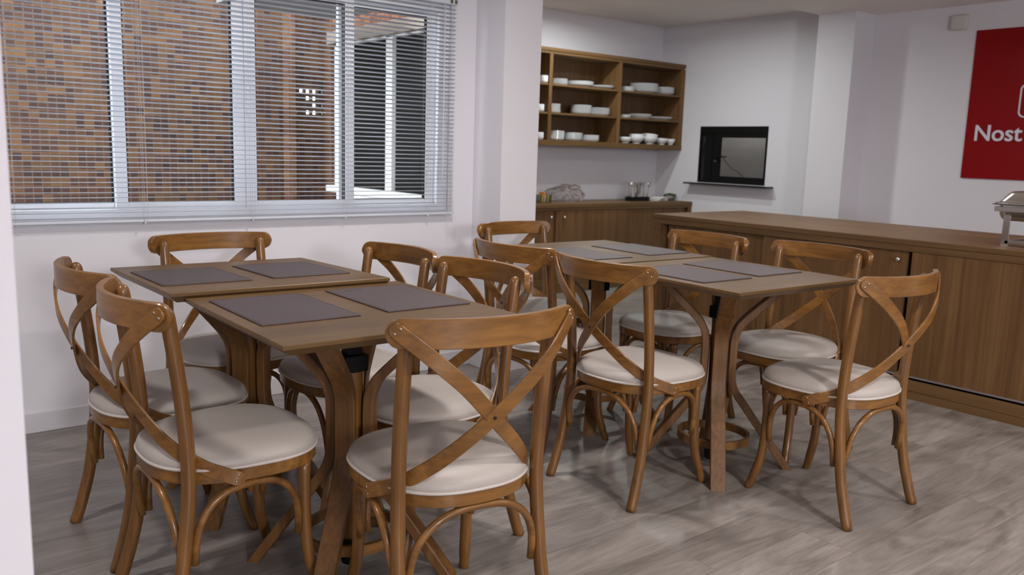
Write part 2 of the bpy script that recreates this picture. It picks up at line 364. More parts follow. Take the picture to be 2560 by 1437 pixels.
# blind
bl = thing('venetian_blind', 'pale grey horizontal slat venetian blind hanging across the window', 'blind', (0, 0, 0))
BX0, BX1, BY = .36, 2.612, YW-.030
bm = bmesh.new(); box(bm, BX0, BX1, BY-.014, BY+.014, 1.932, 1.962); obj('headrail', bm, SLAT, bl, bevel=.002)
bm = bmesh.new(); pitch = .0207; n = 51; z = .8735; tilt = math.radians(9)
zs = []
while z < 1.925:
    prev = None
    for sgn, xx in ((0, BX0), (1, BX1)):
        row = []
        for k in range(5):
            u = (k/4-.5)*.0245
            row.append(bm.verts.new((xx, BY+u*math.cos(tilt), z-u*math.sin(tilt)+.0022*(1-(2*(k/4)-1)**2))))
        if prev:
            for k in range(4): bm.faces.new((prev[k], prev[k+1], row[k+1], row[k]))
        prev = row
    zs.append(z); z += pitch
so = obj('slats', bm, SLAT, bl, smooth=True); sm = so.modifiers.new('solid', 'SOLIDIFY'); sm.thickness = .0004
bm = bx(BX0, BX1, BY-.011, BY+.011, .852, .864); obj('bottom_rail', bm, SLAT, bl, bevel=.003)
for x in (.539, 1.031, 1.50, 1.97, 2.449):
    bm = bmesh.new()
    for dy in (-.0125, .0125): tube(bm, [(x, BY+dy, .86), (x, BY+dy, 1.94)], .0006, 5)
    tube(bm, [(x+.012, BY-.0127, .86), (x+.012, BY-.0127, 1.94)], .0007, 5)
    tube(bm, [(x, BY-.012, .846), (x, BY-.012, .862)], .004, 8)
    obj('ladder_cord', bm, CORD, bl)
bm = tube(bmesh.new(), [(2.53, BY-.018, 1.935), (2.53, BY-.020, 1.5), (2.528, BY-.020, 1.02)], .0028, 8); obj('tilt_wand', bm, plain('clear_wand', (.55,.57,.6,1), .2), bl)
pts = crom([(2.575, BY-.018, 1.93), (2.574, BY-.02, 1.3), (2.566, BY-.02, .86), (2.572, BY-.02, .78), (2.592, BY-.02, .745), (2.618, BY-.02, .765), (2.622, BY-.02, .82), (2.604, BY-.02, .87), (2.585, BY-.02, 1.2), (2.580, BY-.018, 1.93)], 8)
obj('pull_cord', tube(bmesh.new(), pts, .0009, 5), CORD, bl)
bm = bmesh.new(); box(bm, 2.565, 2.580, BY-.017, BY-.013, 1.937, 1.955); box(bm, 2.592, 2.607, BY-.017, BY-.013, 1.937, 1.955); obj('cord_lock', bm, plain('lock_plastic', (.12,.10,.06,1), .5), bl)

# ------------------------------------------------------------------ courtyard outside
def brickwall():
    bm = bmesh.new(); y0, y1 = 5.80, 5.83
    box(bm, -2.5, 2.60, y0, y1, -.3, 3.0)
    zlo, zhi = 1.40, 1.60
    box(bm, 2.60, 2.90, y0, y1, -.3, zlo); box(bm, 2.60, 2.90, y0, y1, zhi, 3.0)
    cols = 6; rows = 4
    open_ = {(1,3),(2,3),(3,3),(4,3),(3,1),(4,1),(0,0),(2,0),(3,0),(4,0),(2,2),(3,2)}
    for c in range(cols):
        for r in range(rows):
            x0 = 2.60+c*.05; z0 = zlo+r*.05
            if (c, r) in open_:
                box(bm, x0, x0+.010, y0, y1, z0, z0+.05); box(bm, x0+.040, x0+.05, y0, y1, z0, z0+.05)
                box(bm, x0+.010, x0+.040, y0, y1, z0, z0+.012); box(bm, x0+.010, x0+.040, y0, y1, z0+.036, z0+.05)
            else: box(bm, x0, x0+.05, y0, y1, z0, z0+.05)
    return bm
struct('wall_courtyard', brickwall(), BRICK, 'brown stack-bonded brick wall across the courtyard outside')
for x0 in (2.535, 2.845):
    tag(obj('brick_pier', bx(x0, x0+.05, 5.70, 5.80, -.3, 2.6), PIER), 'narrow orange brick pier on the courtyard wall, '+('left of the small lit openings' if x0 < 2.7 else 'right of the small lit openings'), 'pier', 'brick piers outside')
struct('floor_courtyard', bx(-2.5, 2.9, YW+.16, 5.80, -.35, -.3), CONC, 'courtyard paving outside the window')
for z in [1.0+.15*i for i in range(7)]:
    pass
t = thing('sliding_door', 'white framed exterior door with dark grey screens, seen through the right pane', 'door', (2.9, 5.0, .9))
bm = bmesh.new()
for y0, y1 in ((5.58, 5.64), (4.845, 4.925), (4.0, 4.06)): box(bm, -.05, 0, y0-5, y1-5, -.03, 1.0)
box(bm, -.05, 0, -1.0, .64, .985, 1.02)
obj('door_frame', bm, OUTW, t, bevel=.003)
bm = bmesh.new(); box(bm, -.012, -.004, -.075, .58, 0, 1.0); obj('dark_screen', bm, DGREY, t)
bm = bmesh.new(); box(bm, -.02, -.014, -.94, -.155, 0, 1.0); obj('dark_screen', bm, DGREY, t)
tag(obj('door_threshold', bx(2.79, 2.90, 4.0, 5.42, .80, .868), OUTW, bevel=.004), 'bright white ledge below the dark screen door outside', 'ledge')
tag(obj('door_ledge', bx(2.78, 2.849, 4.0, 5.64, .869, .915), OUTW, bevel=.004), 'narrow white step standing on the white ledge outside', 'ledge')
tag(obj('lintel_beam', bx(2.80, 2.90, 4.0, 5.66, 1.895, 1.975), BEIGE), 'pale beige lintel beam above the dark screen door outside', 'beam')
tag(obj('tiled_gable', bx(2.86, 2.90, 4.0, 5.69, 1.976, 2.9), BRICKY), 'orange tiled wall above the beige lintel outside', 'wall')
tag(obj('roof_strut', tube(bmesh.new(), [(2.80, 5.4, 2.02), (2.80, 4.95, 2.12)], .014, 4), OUTW), 'slanting white roof strut above the beige lintel outside', 'strut')
tag(obj('awning_panel', bx(1.9, 2.72, 4.55, 5.3, 2.02, 2.04), plain('awning_grey', (.24,.24,.25,1), .6)), 'grey awning panel in front of the brick wall, at the top of the third pane', 'awning')

# ------------------------------------------------------------------ chairs
def superell(w, yb, yf, n, tap, z, N=64, inset=0, cx=0):
    out = []
    for k in range(N):
        a = 2*PI*k/N; c, s = math.cos(a), math.sin(a)
        x = math.copysign(abs(c)**(2/n), c); y = math.copysign(abs(s)**(2/n), s)
        X = x*w*(1+tap*y); Y = (yb+yf)/2+y*(yf-yb)/2
        l = math.hypot(X, Y-(yb+yf)/2); f = (l-inset)/l
        out.append((X*f, (yb+yf)/2+(Y-(yb+yf)/2)*f, z))
    return out
SP = dict(w=.212, yb=-.193, yf=.238, n=2.55, tap=.085)
def S(z, inset): return superell(SP['w'], SP['yb'], SP['yf'], SP['n'], SP['tap'], z, inset=inset)
RAILZ0, RAILZ1 = .777, .843
def railpt(s, off=0):
    """outer (rear) face of the back rail, s -1..1; returns point, normal"""
    a0 = math.asin(.243/.40)
    # arc through (+-.243,-.182) and (0,-.268)
    xh, ye, ym = .243, -.184, -.268
    Rr = (xh*xh+(ye-ym)**2)/(2*(ye-ym)); cy = ym+Rr; am = math.asin(xh/Rr)
    a = s*am; n = Vector((math.sin(a), -math.cos(a), 0))
    p = Vector((0, cy, 0))+n*(Rr+off)
    return p, n
def make_chair():
    t = thing('dining_chair', 'x', 'chair')
    bm = loft(bmesh.new(), [S(.388, .020), S(.386, .004), S(.388, .002), S(.418, .002), S(.420, .004), S(.420, .020)]); smooth_angle(obj('seat_ring', bm, WX, t))
    prof = [(.412, .012), (.418, .004), (.426, .000), (.436, .001), (.446, .006), (.455, .018), (.462, .040), (.467, .075), (.470, .120), (.471, .17)]
    bm = loft(bmesh.new(), [S(z, i) for z, i in prof]); obj('seat_cushion', bm, LEATH, t, smooth=True)
    cu = t.children[-1] if False else [c for c in t.children if c.name.startswith('seat_cushion')][0]
    lp = [Vector(p) for p in S(.4225, .000)]; bm = bmesh.new(); seg = 8; rings = []
    for i, p in enumerate(lp):
        tn = (lp[(i+1)%64]-lp[i-1]).normalized(); u = Vector((tn.y, -tn.x, 0)); v = Vector((0,0,1))
        rings.append([bm.verts.new(p+(u*math.cos(2*PI*k/seg)+v*math.sin(2*PI*k/seg))*.0042) for k in range(seg)])
    for i in range(64):
        a, b = rings[i], rings[(i+1)%64]
        for k in range(seg): bm.faces.new((a[k], a[(k+1)%seg], b[(k+1)%seg], b[k]))
    obj('piping', bm, PIPE, cu, smooth=True)
    for s in (-1, 1):
        pts = crom([(s*.202, -.210, 0), (s*.199, -.190, .06), (s*.194, -.162, .17), (s*.189, -.142, .32), (s*.187, -.136, .42), (s*.187, -.142, .55), (s*.187, -.158, .70), (s*.187, -.172, .800)], 5)
        d = (pts[-1]-pts[-2]).normalized(); r = [.0165]+[.0175]*(len(pts)-1)
        for k, rr in ((.010, .0170), (.018, .0145), (.024, .010), (.027, .004)): pts.append(Vector((s*.187, -.172, .800))+d*k); r.append(rr)
        obj('rear_leg', tube(bmesh.new(), pts, r, 16), WZ, t, smooth=True)
        fp = crom([(s*.180, .212, 0), (s*.172, .196, .05), (s*.163, .176, .13), (s*.160, .168, .24), (s*.160, .168, .388)], 5)
        obj('front_leg', tube(bmesh.new(), fp, [.0145]*5+[.016]*(len(fp)-5), 16), WZ, t, smooth=True)
    # back rail : curved, round ends
    bm = bmesh.new(); loops = []; K = 28; zc = (RAILZ0+RAILZ1)/2; hh = (RAILZ1-RAILZ0)/2; th = .017
    ss = [-1+2*k/K for k in range(K+1)]
    L_ = .26*2*1.02
    ext = []
    for k in range(1, 7): ext.append(k/7)
    S_ = sorted(set([-1, -.995, -.975, -.94, -.90, -.86]+[-.82+1.64*k/22 for k in range(23)]+[.86, .90, .94, .975, .995, 1]))
    for s in S_:
        po, nn = railpt(s); pi = po-nn*th
        d = (1-abs(s))*.27; R_ = hh
        h = hh if d >= R_ else max(.004, math.sqrt(max(0, R_*R_-(R_-d)**2)))
        e = min(.0022, h*.5)
        loops.append([Vector((po.x, po.y, zc-h+e)), Vector((po.x, po.y, zc+h-e)), Vector(((po-nn*e).x, (po-nn*e).y, zc+h)), Vector(((pi+nn*e).x, (pi+nn*e).y, zc+h)),
                      Vector((pi.x, pi.y, zc+h-e)), Vector((pi.x, pi.y, zc-h+e)), Vector(((pi+nn*e).x, (pi+nn*e).y, zc-h)), Vector(((po-nn*e).x, (po-nn*e).y, zc-h))])
    loft(bm, loops); smooth_angle(obj('back_rail', bm, WX, t), 32)
    # crossing bands
    for s in (-1, 1):
        off = 0.0 if s < 0 else .0065
        A = [(-.230, -.1985, .831), (-.219, -.2062, .813), (-.186, -.2265, .784), (-.140, -.2455-off*.4, .743), (-.075, -.252-off, .684), (0, -.2315-off, .607), (.075, -.196-off, .533), (.130, -.158, .478), (.176, -.105, .434), (.206, -.055, .410), (.2165, -.030, .400), (.2185, -.012, .393)]
        NN = [(-.56, -.83), (-.55, -.84), (-.47, -.88), (-.32, -.95), (-.13, -.99), (0, -1), (.25, -.97), (.55, -.83), (.80, -.60), (.95, -.30), (1, -.08), (1, 0)]
        pts = crom(A, 6); nv = crom([(a, b, 0) for a, b in NN], 6); nv = [v.normalized() for v in nv]
        wv = []
        for i, p in enumerate(pts):
            tg = (pts[min(i+1, len(pts)-1)]-pts[max(i-1, 0)]).normalized(); wv.append(tg.cross(nv[i]).normalized())
            nv[i] = wv[-1].cross(tg).normalized()*(1 if (wv[-1].cross(tg)).dot(nv[i]) > 0 else -1)
        bm = bmesh.new(); rings = []; W = .036; T = .007; n = len(pts); cum = [0]
        for i in range(1, n): cum.append(cum[-1]+(pts[i]-pts[i-1]).length)
        for i, (p, a, b) in enumerate(zip(pts, wv, nv)):
            d = min(cum[i], cum[-1]-cum[i])+.0012; hw = W/2 if d > W/2 else math.sqrt(max(1e-6, (W/2)**2-(W/2-d)**2))
            c_ = max(hw-.0016, hw*.5); rings.append([p+a*c_+b*T/2, p+a*hw+b*(T/2-.0016), p+a*hw-b*(T/2-.0016), p+a*c_-b*T/2, p-a*c_-b*T/2, p-a*hw-b*(T/2-.0016), p-a*hw+b*(T/2-.0016), p-a*c_+b*T/2])
        m = -s
        rings = [[Vector((q.x*m, q.y, q.z)) for q in r] for r in rings]
        loft(bm, rings); bd = smooth_angle(obj('cross_band', bm, WX, t), 32)
        for i0, sg in ((5, 1), (n-7, -1)):
            for q in (-1, 1):
                c = pts[i0]+wv[i0]*q*.0085+nv[i0]*(T/2); b2 = bmesh.new()
                bmesh.ops.create_uvsphere(b2, u_segments=10, v_segments=6, radius=.0036)
                for v in b2.verts:
                    l = nv[i0]; v.co = v.co-l*(v.co.dot(l))*.45
                bmesh.ops.translate(b2, verts=b2.verts, vec=c)
                for v in b2.verts: v.co.x *= m
                obj('rivet', b2, RIVM, bd, smooth=True)
    b2 = bmesh.new(); bmesh.ops.create_uvsphere(b2, u_segments=10, v_segments=6, radius=.0042); bmesh.ops.translate(b2, verts=b2.verts, vec=(0, -.2425, .607)); obj('screw_hole', b2, GASK_SHADE, bd, smooth=True)
    # bentwood braces
    RL, RRt, FL, FR = Vector((-.192, -.152, .2)), Vector((.192, -.152, .2)), Vector((-.160, .172, .2)), Vector((.160, .172, .2))
    for a, b in ((RL, RRt), (RL, FL), (RRt, FR), (FL, FR)):
        d = (b-a).normalized(); a2 = a+d*.024; b2_ = b-d*.024; cen = Vector((0, .02, .2)); L0 = (b2_-a2).length
        pp = []
        for k in range(25):
            u = k/24; ang = PI*u
            x = .5-.5*math.copysign(abs(math.cos(ang))**.80, math.cos(ang)); z = math.sin(ang)**.72
            q = a2+(b2_-a2)*x; out = ((a+b)/2-cen); out.z = 0
            q = q+out*.14*z
            pp.append(Vector((q.x, q.y, .195+z*.180)))
        obj('leg_brace', tube(bmesh.new(), pp, .0098, 10), WX, t, smooth=True)
    return t
CH = [
 ('C', 1.156, 1.692, -6.9, 'nearest light brown cross-back chair at the near end of the left table', 0),
 ('k', .746, 2.144, -90.1, 'cross-back chair on the left side of the left table, nearer of the two', 0),
 ('K', .745, 2.631, -87.0, 'cross-back chair on the left side of the left table, farther of the two', 0),
 ('L', 1.151, 3.121, 180.9, 'cross-back chair at the far end of the left table, under the window', 0),
 ('M', 1.397, 2.628, 91.7, 'cross-back chair on the right side of the left table, farther of the two', 0),
 ('m', 1.414, 2.154, 91.0, 'cross-back chair on the right side of the left table, nearer of the two', 0),
 ('G', 2.744, 1.562, -1.9, 'rightmost cross-back chair, standing clear at the near end of the right table', 1),
 ('D', 2.252, 2.082, -88.3, 'cross-back chair on the left side of the right table, nearer of the two', 1),
 ('E', 2.275, 2.616, -86.0, 'cross-back chair on the left side of the right table, farther of the two', 1),
 ('I', 3.090, 2.005, 89.2, 'cross-back chair between the right table and the long counter, nearer of the two', 1),
 ('H', 3.019, 2.556, 88.1, 'cross-back chair between the right table and the long counter, farther of the two', 1),
 ('J', 2.695, 3.155, 183.0, 'cross-back chair at the far end of the right table, beside the white column', 1)]
proto = make_chair()
for i, (k, x, y, a, lab, g) in enumerate(CH):
    c = proto if i == 0 else copy_tree(proto)
    c.location = (x, y, 0); c.rotation_euler = (0, 0, math.radians(a)); c['label'] = lab
    c['group'] = 'cross-back chairs around the left table' if g == 0 else 'cross-back chairs around the right table'

# ------------------------------------------------------------------ tables
def make_table(name, label, cx, cy, sx, sy, zt, rz, tilt=0, group=None):
    t = thing('dining_table', label, 'table', (cx, cy, 0), rz, group)
    hx, hy = sx/2, sy/2; T = .030; lip = .010; ins = .026
    lp = []
    for z, i in ((0, 0), (-.0008, 0)): pass
    def R(i, z): return [(hx-i, hy-i, z), (-hx+i, hy-i, z), (-hx+i, -hy+i, z), (hx-i, -hy+i, z)]
    bm = loft(bmesh.new(), [R(.0015, 0), R(0, -.0015), R(0, -lip), R(ins, -T)])
    top = obj('tabletop', bm, TOPW, t, loc=(0, 0, zt)); top.rotation_euler = (tilt, 0, 0)
    for k in range(4):
        ang = PI/4+k*PI/2; rd = Vector((math.cos(ang), math.sin(ang), 0)); td = Vector((-math.sin(ang), math.cos(ang), 0))
        prof = [(.288, 0), (.225, .086), (.160, .174), (.105, .249), (.075, .291), (.058, .332), (.053, .378), (.053, .430), (.053, .485), (.058, .526), (.077, .566), (.112, .604), (.152, .643), (.194, .684), (.240, zt-.031)]
        pts = crom([rd*r+Vector((0, 0, z)) for r, z in prof], 4); bm = bmesh.new(); loops = []
        for i, p in enumerate(pts):
            tg = (pts[min(i+1, len(pts)-1)]-pts[max(i-1, 0)]).normalized()
            if i == 0: tg = (pts[1]-pts[0]).normalized()
            nn = td.cross(tg).normalized(); w_ = .0275; h_ = .014
            a = td; q = [p+a*w_+nn*h_*.8, p+a*w_*.92+nn*h_, p-a*w_*.92+nn*h_, p-a*w_+nn*h_*.8, p-a*w_-nn*h_*.8, p-a*w_*.92-nn*h_, p+a*w_*.92-nn*h_, p+a*w_-nn*h_*.8]
            if i == 0:
                # cut flat on the floor
                q = [v-tg*(v.z/tg.z) for v in q]
            if i == len(pts)-1: q = [v+tg*((zt-.0305-v.z)/tg.z) for v in q]
            loops.append(q)
        loft(bm, loops); smooth_angle(obj('leg', bm, WL, t), 30)
    bm = lathe(bmesh.new(), [(0, .10), (.034, .10), (.034, .585), (0, .585)], 20); smooth_angle(obj('centre_post', bm, WZ, t))
    bm = bmesh.new(); box(bm, -.034, .034, -.034, .034, .586, .632); box(bm, -.022, .022, -.022, .022, .632, zt-.044); box(bm, -.26, .26, -.02, .02, zt-.043, zt-.031); box(bm, -.02, .02, -.26, .26, zt-.044, zt-.0315)
    obj('metal_bracket', bm, BLACK, t, bevel=.002)
    bm = lathe(bmesh.new(), [(.128, .10), (.140, .10), (.140, .130), (.128, .130), (.128, .10)], 48); smooth_angle(obj('foot_ring', bm, WX, t))
    bm = lathe(bmesh.new(), [(0, .02), (.028, .02), (.03, .03), (.03, .099), (0, .099)], 20); obj('post_foot', bm, BLACK, t, smooth=False)
    return t
tilt = math.atan2(-.017, .70)
make_table('t', 'left dining table, nearer square top with two dark placemats', 1.0945, 2.066, .69, .695, .763, math.radians(-.6), 0, 'square tables pushed together at the left')
make_table('t', 'left dining table, farther square top nearest the window wall', 1.063, 2.740, .69, .70, .7715, math.radians(-1.2), tilt, 'square tables pushed together at the left')
make_table('t', 'right dining table, nearer square top with its corner toward the camera', 2.664, 2.022, .70, .71, .763, math.radians(-1.8), 0, 'square tables pushed together at the right')
make_table('t', 'right dining table, farther square top beside the low counter side', 2.700, 2.737, .69, .70, .766, math.radians(-2.0), 0, 'square tables pushed together at the right')
def mat_(cx, cy, z, rz, label, tx=0, emboss=None, grp='left'):
    t = thing('placemat', label, 'placemat', (cx, cy, z), rz, 'dark placemats on the %s tables' % grp)
    t.rotation_euler = (tx, 0, rz)
    hx, hy = .134, .190
    bm = loft(bmesh.new(), [rrect(0, 0, hx-.0006, hy-.0006, .003, .0, 3), rrect(0, 0, hx, hy, .003, .0006, 3), rrect(0, 0, hx, hy, .003, .0030, 3), rrect(0, 0, hx-.0008, hy-.0008, .003, .0036, 3)])
    obj('mat', bm, MATM, t)
    bm = bmesh.new()
    for s in (-1, 1):
        k = -hy+.008
        while k < hy-.008: box(bm, s*(hx-.006)-.0004, s*(hx-.006)+.0004, k, k+.004, .0034, .0040); k += .0065
        k = -hx+.008
        while k < hx-.008: box(bm, k, k+.004, s*(hy-.006)-.0004, s*(hy-.006)+.0004, .0034, .0040); k += .0065
    obj('stitching', bm, EMB, t)
    if emboss:
        bm = bmesh.new(); pts = [(emboss[0]+.028*math.cos(a*PI/16), emboss[1]+.014*math.sin(a*PI/16), .0037) for a in range(33)]; tube(bm, pts, .0005, 4)
        pts = crom([(emboss[0]-.018+.006*k, emboss[1]+(.004 if k % 2 else -.003), .0037) for k in range(7)], 4); tube(bm, pts, .0004, 4)
        obj('embossed_mark', bm, EMB, t)
mat_(.923, 2.130, .7632, math.radians(-.6), 'dark placemat on the left tables, front left one')
mat_(1.274, 2.134, .7632, math.radians(-.6), 'dark placemat on the left tables, front right one', emboss=(-.06, .15))
Zf = lambda y: .7715+.0003-(y-2.740)*.0243
mat_(.876, 2.737, Zf(2.737), math.radians(-1.2), 'dark placemat on the left tables, back left one', tilt)
mat_(1.213, 2.737, Zf(2.737), math.radians(-1.2), 'dark placemat on the left tables, back right one', tilt)
mat_(2.4975, 2.060, .7632, math.radians(-1.8), 'dark placemat on the right tables, front left one', grp='right')
mat_(2.826, 2.065, .7632, math.radians(-1.8), 'dark placemat on the right tables, front right one', grp='right')
mat_(2.518, 2.680, .7662, math.radians(-2), 'dark placemat on the right tables, back left one with an oval mark', emboss=(-.09, -.155), grp='right')
mat_(2.908, 2.690, .7662, math.radians(-2), 'dark placemat on the right tables, back right one', grp='right')

# ------------------------------------------------------------------ long counter (island)
isl = thing('long_counter', 'long brown wooden counter with sliding doors and a wide top', 'counter', (4.25, 0, 0))
IY0, IY1 = .1, 3.835
obj('countertop', bx(0, .97, IY0, IY1, .790, .817), WALH, isl, bevel=.002)
bm = bmesh.new(); box(bm, .006, .95, IY0+.02, IY1-.006, .756, .7895); box(bm, .006, .95, IY1-.062, IY1-.006, 0, .7555); box(bm, .03, .95, IY1-.075, IY1-.0625, .1, .755); box(bm, .93, .95, IY0+.02, IY1-.076, .0, .7555)
obj('carcass', bm, WALH, isl, bevel=.001)
bm = bmesh.new(); box(bm, .006, .929, IY0+.02, IY1-.063, .046, .104); obj('base_board', bm, WALH, isl, bevel=.001)
bm = bmesh.new(); box(bm, .012, .929, IY0+.02, IY1-.063, 0, .045); obj('plinth', bm, WALH, isl)
bm = bmesh.new(); box(bm, .004, .05, IY0+.02, 3.75, .1045, .114); box(bm, .004, .007, IY0+.02, 3.75, .1045, .123); obj('door_track', bm, RAILM, isl)
d = obj('sliding_door_panel', bx(.046, .062, 2.97, 3.730, .115, .754), WAL, isl)
def knob(p, x, y, z, axis='x'):
    bm = lathe(bmesh.new(), [(0, .022), (.009, .021), (.0125, .016), (.011, .010), (.006, .006), (.006, 0), (0, 0)], 16)
    bmesh.ops.rotate(bm, verts=bm.verts, cent=(0,0,0), matrix=Matrix.Rotation(-PI/2, 3, 'Y') if axis == 'x' else Matrix.Rotation(PI/2, 3, 'X'))
    o = obj('knob', bm, KNOB, p, smooth=True, loc=(x, y, z)); return o
knob(d, .046, 3.687, .719)
d = obj('sliding_door_panel', bx(.028, .044, 2.112, 2.985, .115, .754), WAL, isl); knob(d, .028, 2.161, .710)
d = obj('sliding_door_panel', bx(.008, .024, 1.10, 2.085, .115, .754), WAL, isl)
d = obj('sliding_door_panel', bx(.028, .044, IY0+.03, 1.12, .115, .754), WAL, isl)
obj('gap_shade_sheet', bx(.064, .068, IY0+.03, 3.74, .105, .7555), GASK_SHADE, isl)  # near-black sheet standing in for the shade behind the sliding doors

# chafing dish
cd = thing('chafing_dish', 'stainless steel chafing dish with lid at the right end of the long counter', 'chafing dish', (4.565, 1.52, .817))
cx_, hy_ = 0, .27
bm = bmesh.new()
for sx in (-1, 1):
    for sy in (-1, 1):
        x = sx*.142; y = sy*.205; box(bm, x-.003, x+.003, y-.016, y+.016, .004, .185)
        box(bm, x-.004 if sx > 0 else x-.004, x+.004, y-.018, y+.018, 0, .004)
    box(bm, sx*.142-.003, sx*.142+.003, -.205, .205, .012, .028)
for sy in (-1, 1): box(bm, -.142, .142, sy*.205-.003, sy*.205+.003, .012, .028)
for sx in (-1, 1): box(bm, sx*.150-.004, sx*.150+.004, -.262, .262, .165, .188)
for sy in (-1, 1): box(bm, -.150, .150, sy*.262-.004, sy*.262+.004, .165, .188)
obj('stand', bm, STEEL, cd, bevel=.001)
bm = loft(bmesh.new(), [rrect(0, 0, .120, .225, .03, .122), rrect(0, 0, .138, .245, .04, .130), rrect(0, 0, .145, .255, .04, .150), rrect(0, 0, .146, .257, .04, .196), rrect(0, 0, .168, .280, .03, .197), rrect(0, 0, .169, .281, .03, .201), rrect(0, 0, .150, .262, .03, .202)]); smooth_angle(obj('water_pan', bm, STEEL, cd), 35)
bm = loft(bmesh.new(), [rrect(0, 0, .160, .272, .03, .2025), rrect(0, 0, .160, .272, .03, .207), rrect(0, 0, .150, .260, .03, .209), rrect(0, 0, .144, .250, .04, .222), rrect(0, 0, .128, .232, .045, .252), rrect(0, 0, .116, .220, .05, .262), rrect(0, 0, .100, .205, .05, .264)]); lid = smooth_angle(obj('lid', bm, STEEL, cd), 50)
bm = tube(bmesh.new(), crom([(-.075, 0, .262), (-.06, 0, .285), (.06, 0, .285), (.075, 0, .262)], 6), .006, 8); obj('handle', bm, STEEL, lid, smooth=True)
bm = lathe(bmesh.new(), [(0, .0), (.035, .0), (.036, .004), (.036, .030), (.030, .034), (0, .034)], 24, (0, .09, .028)); obj('fuel_cup', bm, STEEL, cd, smooth=False)
bm = bmesh.new(); box(bm, -.141, .141, .05, .13, .024, .0275); obj('fuel_shelf', bm, STEEL, cd)

# ------------------------------------------------------------------ low counter in the alcove
lc = thing('low_counter', 'low brown wooden counter against the alcove back wall', 'counter', (0, 5.382, 0))
LX0, LX1 = 3.3, 6.517
obj('countertop', bx(LX0, LX1, 0, .494, .733, .764), WALX, lc, bevel=.002)
bm = bmesh.new(); box(bm, LX0, LX1, .006, .49, .711, .7325); box(bm, 6.470, LX1, .006, .49, 0, .7105); box(bm, LX0, 6.469, .006, .49, 0, .130)
obj('carcass', bm, WALX, lc, bevel=.001)
obj('gap_shade_sheet', bx(LX0, 6.469, .06, .064, .131, .7105), GASK_SHADE, lc)  # black backing paints the shade seen between the low counter doors
for x0, x1, y, kx in ((LX0, 4.790, .030, 4.729), (4.776, 5.62, .012, 4.864), (5.61, 6.440, .030, None)):
    d = obj('sliding_door_panel', bx(x0, x1, y, y+.016, .132, .709), WAL, lc)
    if kx: knob(d, kx, y, .653, 'y')

# ------------------------------------------------------------------ wall shelf
sh = thing('wall_shelf', 'open brown wooden wall shelf with nine compartments of white crockery', 'shelf', (0, 5.56, 0))
SX0 = 3.86
bm = bmesh.new(); box(bm, SX0, 6.517, .002, .318, 2.033, 2.061); box(bm, SX0+.02, 6.50, .008, .30, 2.010, 2.0325); obj('top_board', bm, WALX, sh, bevel=.0015)
obj('bottom_board', bx(SX0, 6.517, .002, .318, 1.252, 1.298), WALX, sh, bevel=.0015)
for x0, x1 in ((SX0, SX0+.037), (4.793, 4.830), (5.622, 5.658), (6.470, 6.517)):
    obj('upright', bx(x0, x1, .006, .300, 1.2985, 2.0095), WALH if False else WAL, sh, bevel=.001)
obj('back_panel', bx(SX0, 6.517, .302, .316, 1.2985, 2.0325), WALIN, sh)
for x0, x1 in ((SX0+.0375, 4.7925), (4.8305, 5.6215), (5.6585, 6.4695)):
    for z in (1.530, 1.768): obj('shelf_board', bx(x0, x1, .010, .301, z-.016, z), WALX, sh, bevel=.0008)

# crockery -----------------------------------------------------------
def plate_bm(r, h):
    return lathe(bmesh.new(), [(0, .002), (r*.55, .002), (r*.58, 0), (r*.64, 0), (r*.66, .003), (r*.97, h*.85), (r, h), (r*.985, h+.0012), (r*.95, h), (r*.64, .0065), (0, .0060)], 32)
def dish_bm(r, h):      # shallow straight-sided bowl / saucer that stacks
    return lathe(bmesh.new(), [(0, .002), (r*.62, .002), (r*.64, 0), (r*.70, 0), (r*.74, .003), (r*.86, h*.25), (r*.90, h*.72), (r, h*.93), (r*.99, h), (r*.965, h*.97), (r*.90, h*.4), (r*.6, .007), (0, .006)], 32)
def bowl_bm(r, h):
    return lathe(bmesh.new(), [(0, .004), (r*.40, .004), (r*.42, 0), (r*.50, 0), (r*.48, h*.13), (r*.72, h*.30), (r*.92, h*.62), (r, h*.97), (r*.985, h), (r*.96, h*.97), (r*.87, h*.62), (r*.66, h*.34), (r*.3, h*.22), (0, h*.2)], 32)
ORD = ['lowest', 'second from bottom', 'third from bottom', 'fourth from bottom', 'fifth from bottom', 'sixth from bottom', 'seventh from bottom', 'eighth from bottom', 'ninth from bottom']
def stack(kind, x0, x1, y, z, n, step, where, name, cat, h=None):
    r = (x1-x0)/2; cx = (x0+x1)/2
    bmf = {'plate': plate_bm, 'dish': dish_bm, 'bowl': bowl_bm}[kind]
    proto = None
    for k in range(n):
        hh = h or (.020 if kind == 'plate' else .024)
        if proto is None: o = obj(name, bmf(r, hh), CHINA, smooth=True); smooth_angle(o, 60); proto = o
        else: o = proto.copy(); COL.objects.link(o)
        o.location = (cx+(random.random()-.5)*.004, y, z+k*step+.0004); o.rotation_euler = (0, 0, random.random()*6)
        pos = 'topmost' if k == n-1 and n > 1 else ORD[k]
        lab = 'white %s, %s in the %s' % (name.replace('_', ' '), pos, where)
        tag(o, lab, cat, 'crockery of the '+where)
YS = 5.70
Z1, Z2, Z3 = 1.768, 1.530, 1.298
W1 = 'top shelf middle bay '; W2 = 'middle shelf middle bay '; W3 = 'bottom shelf middle bay '
stack('dish', 4.945, 5.10, YS, Z1, 4, .0125, W1+'left stack', 'saucer', 'saucer', .018)
stack('plate', 5.131, 5.389, YS, Z1, 4, .0095, W1+'centre stack', 'dinner_plate', 'plate')
stack('plate', 5.395, 5.647, YS, Z1, 2, .0095, W1+'right stack', 'dinner_plate', 'plate')
stack('dish', 4.905, 5.032, YS, Z2, 6, .0125, W2+'left stack', 'saucer', 'saucer', .016)
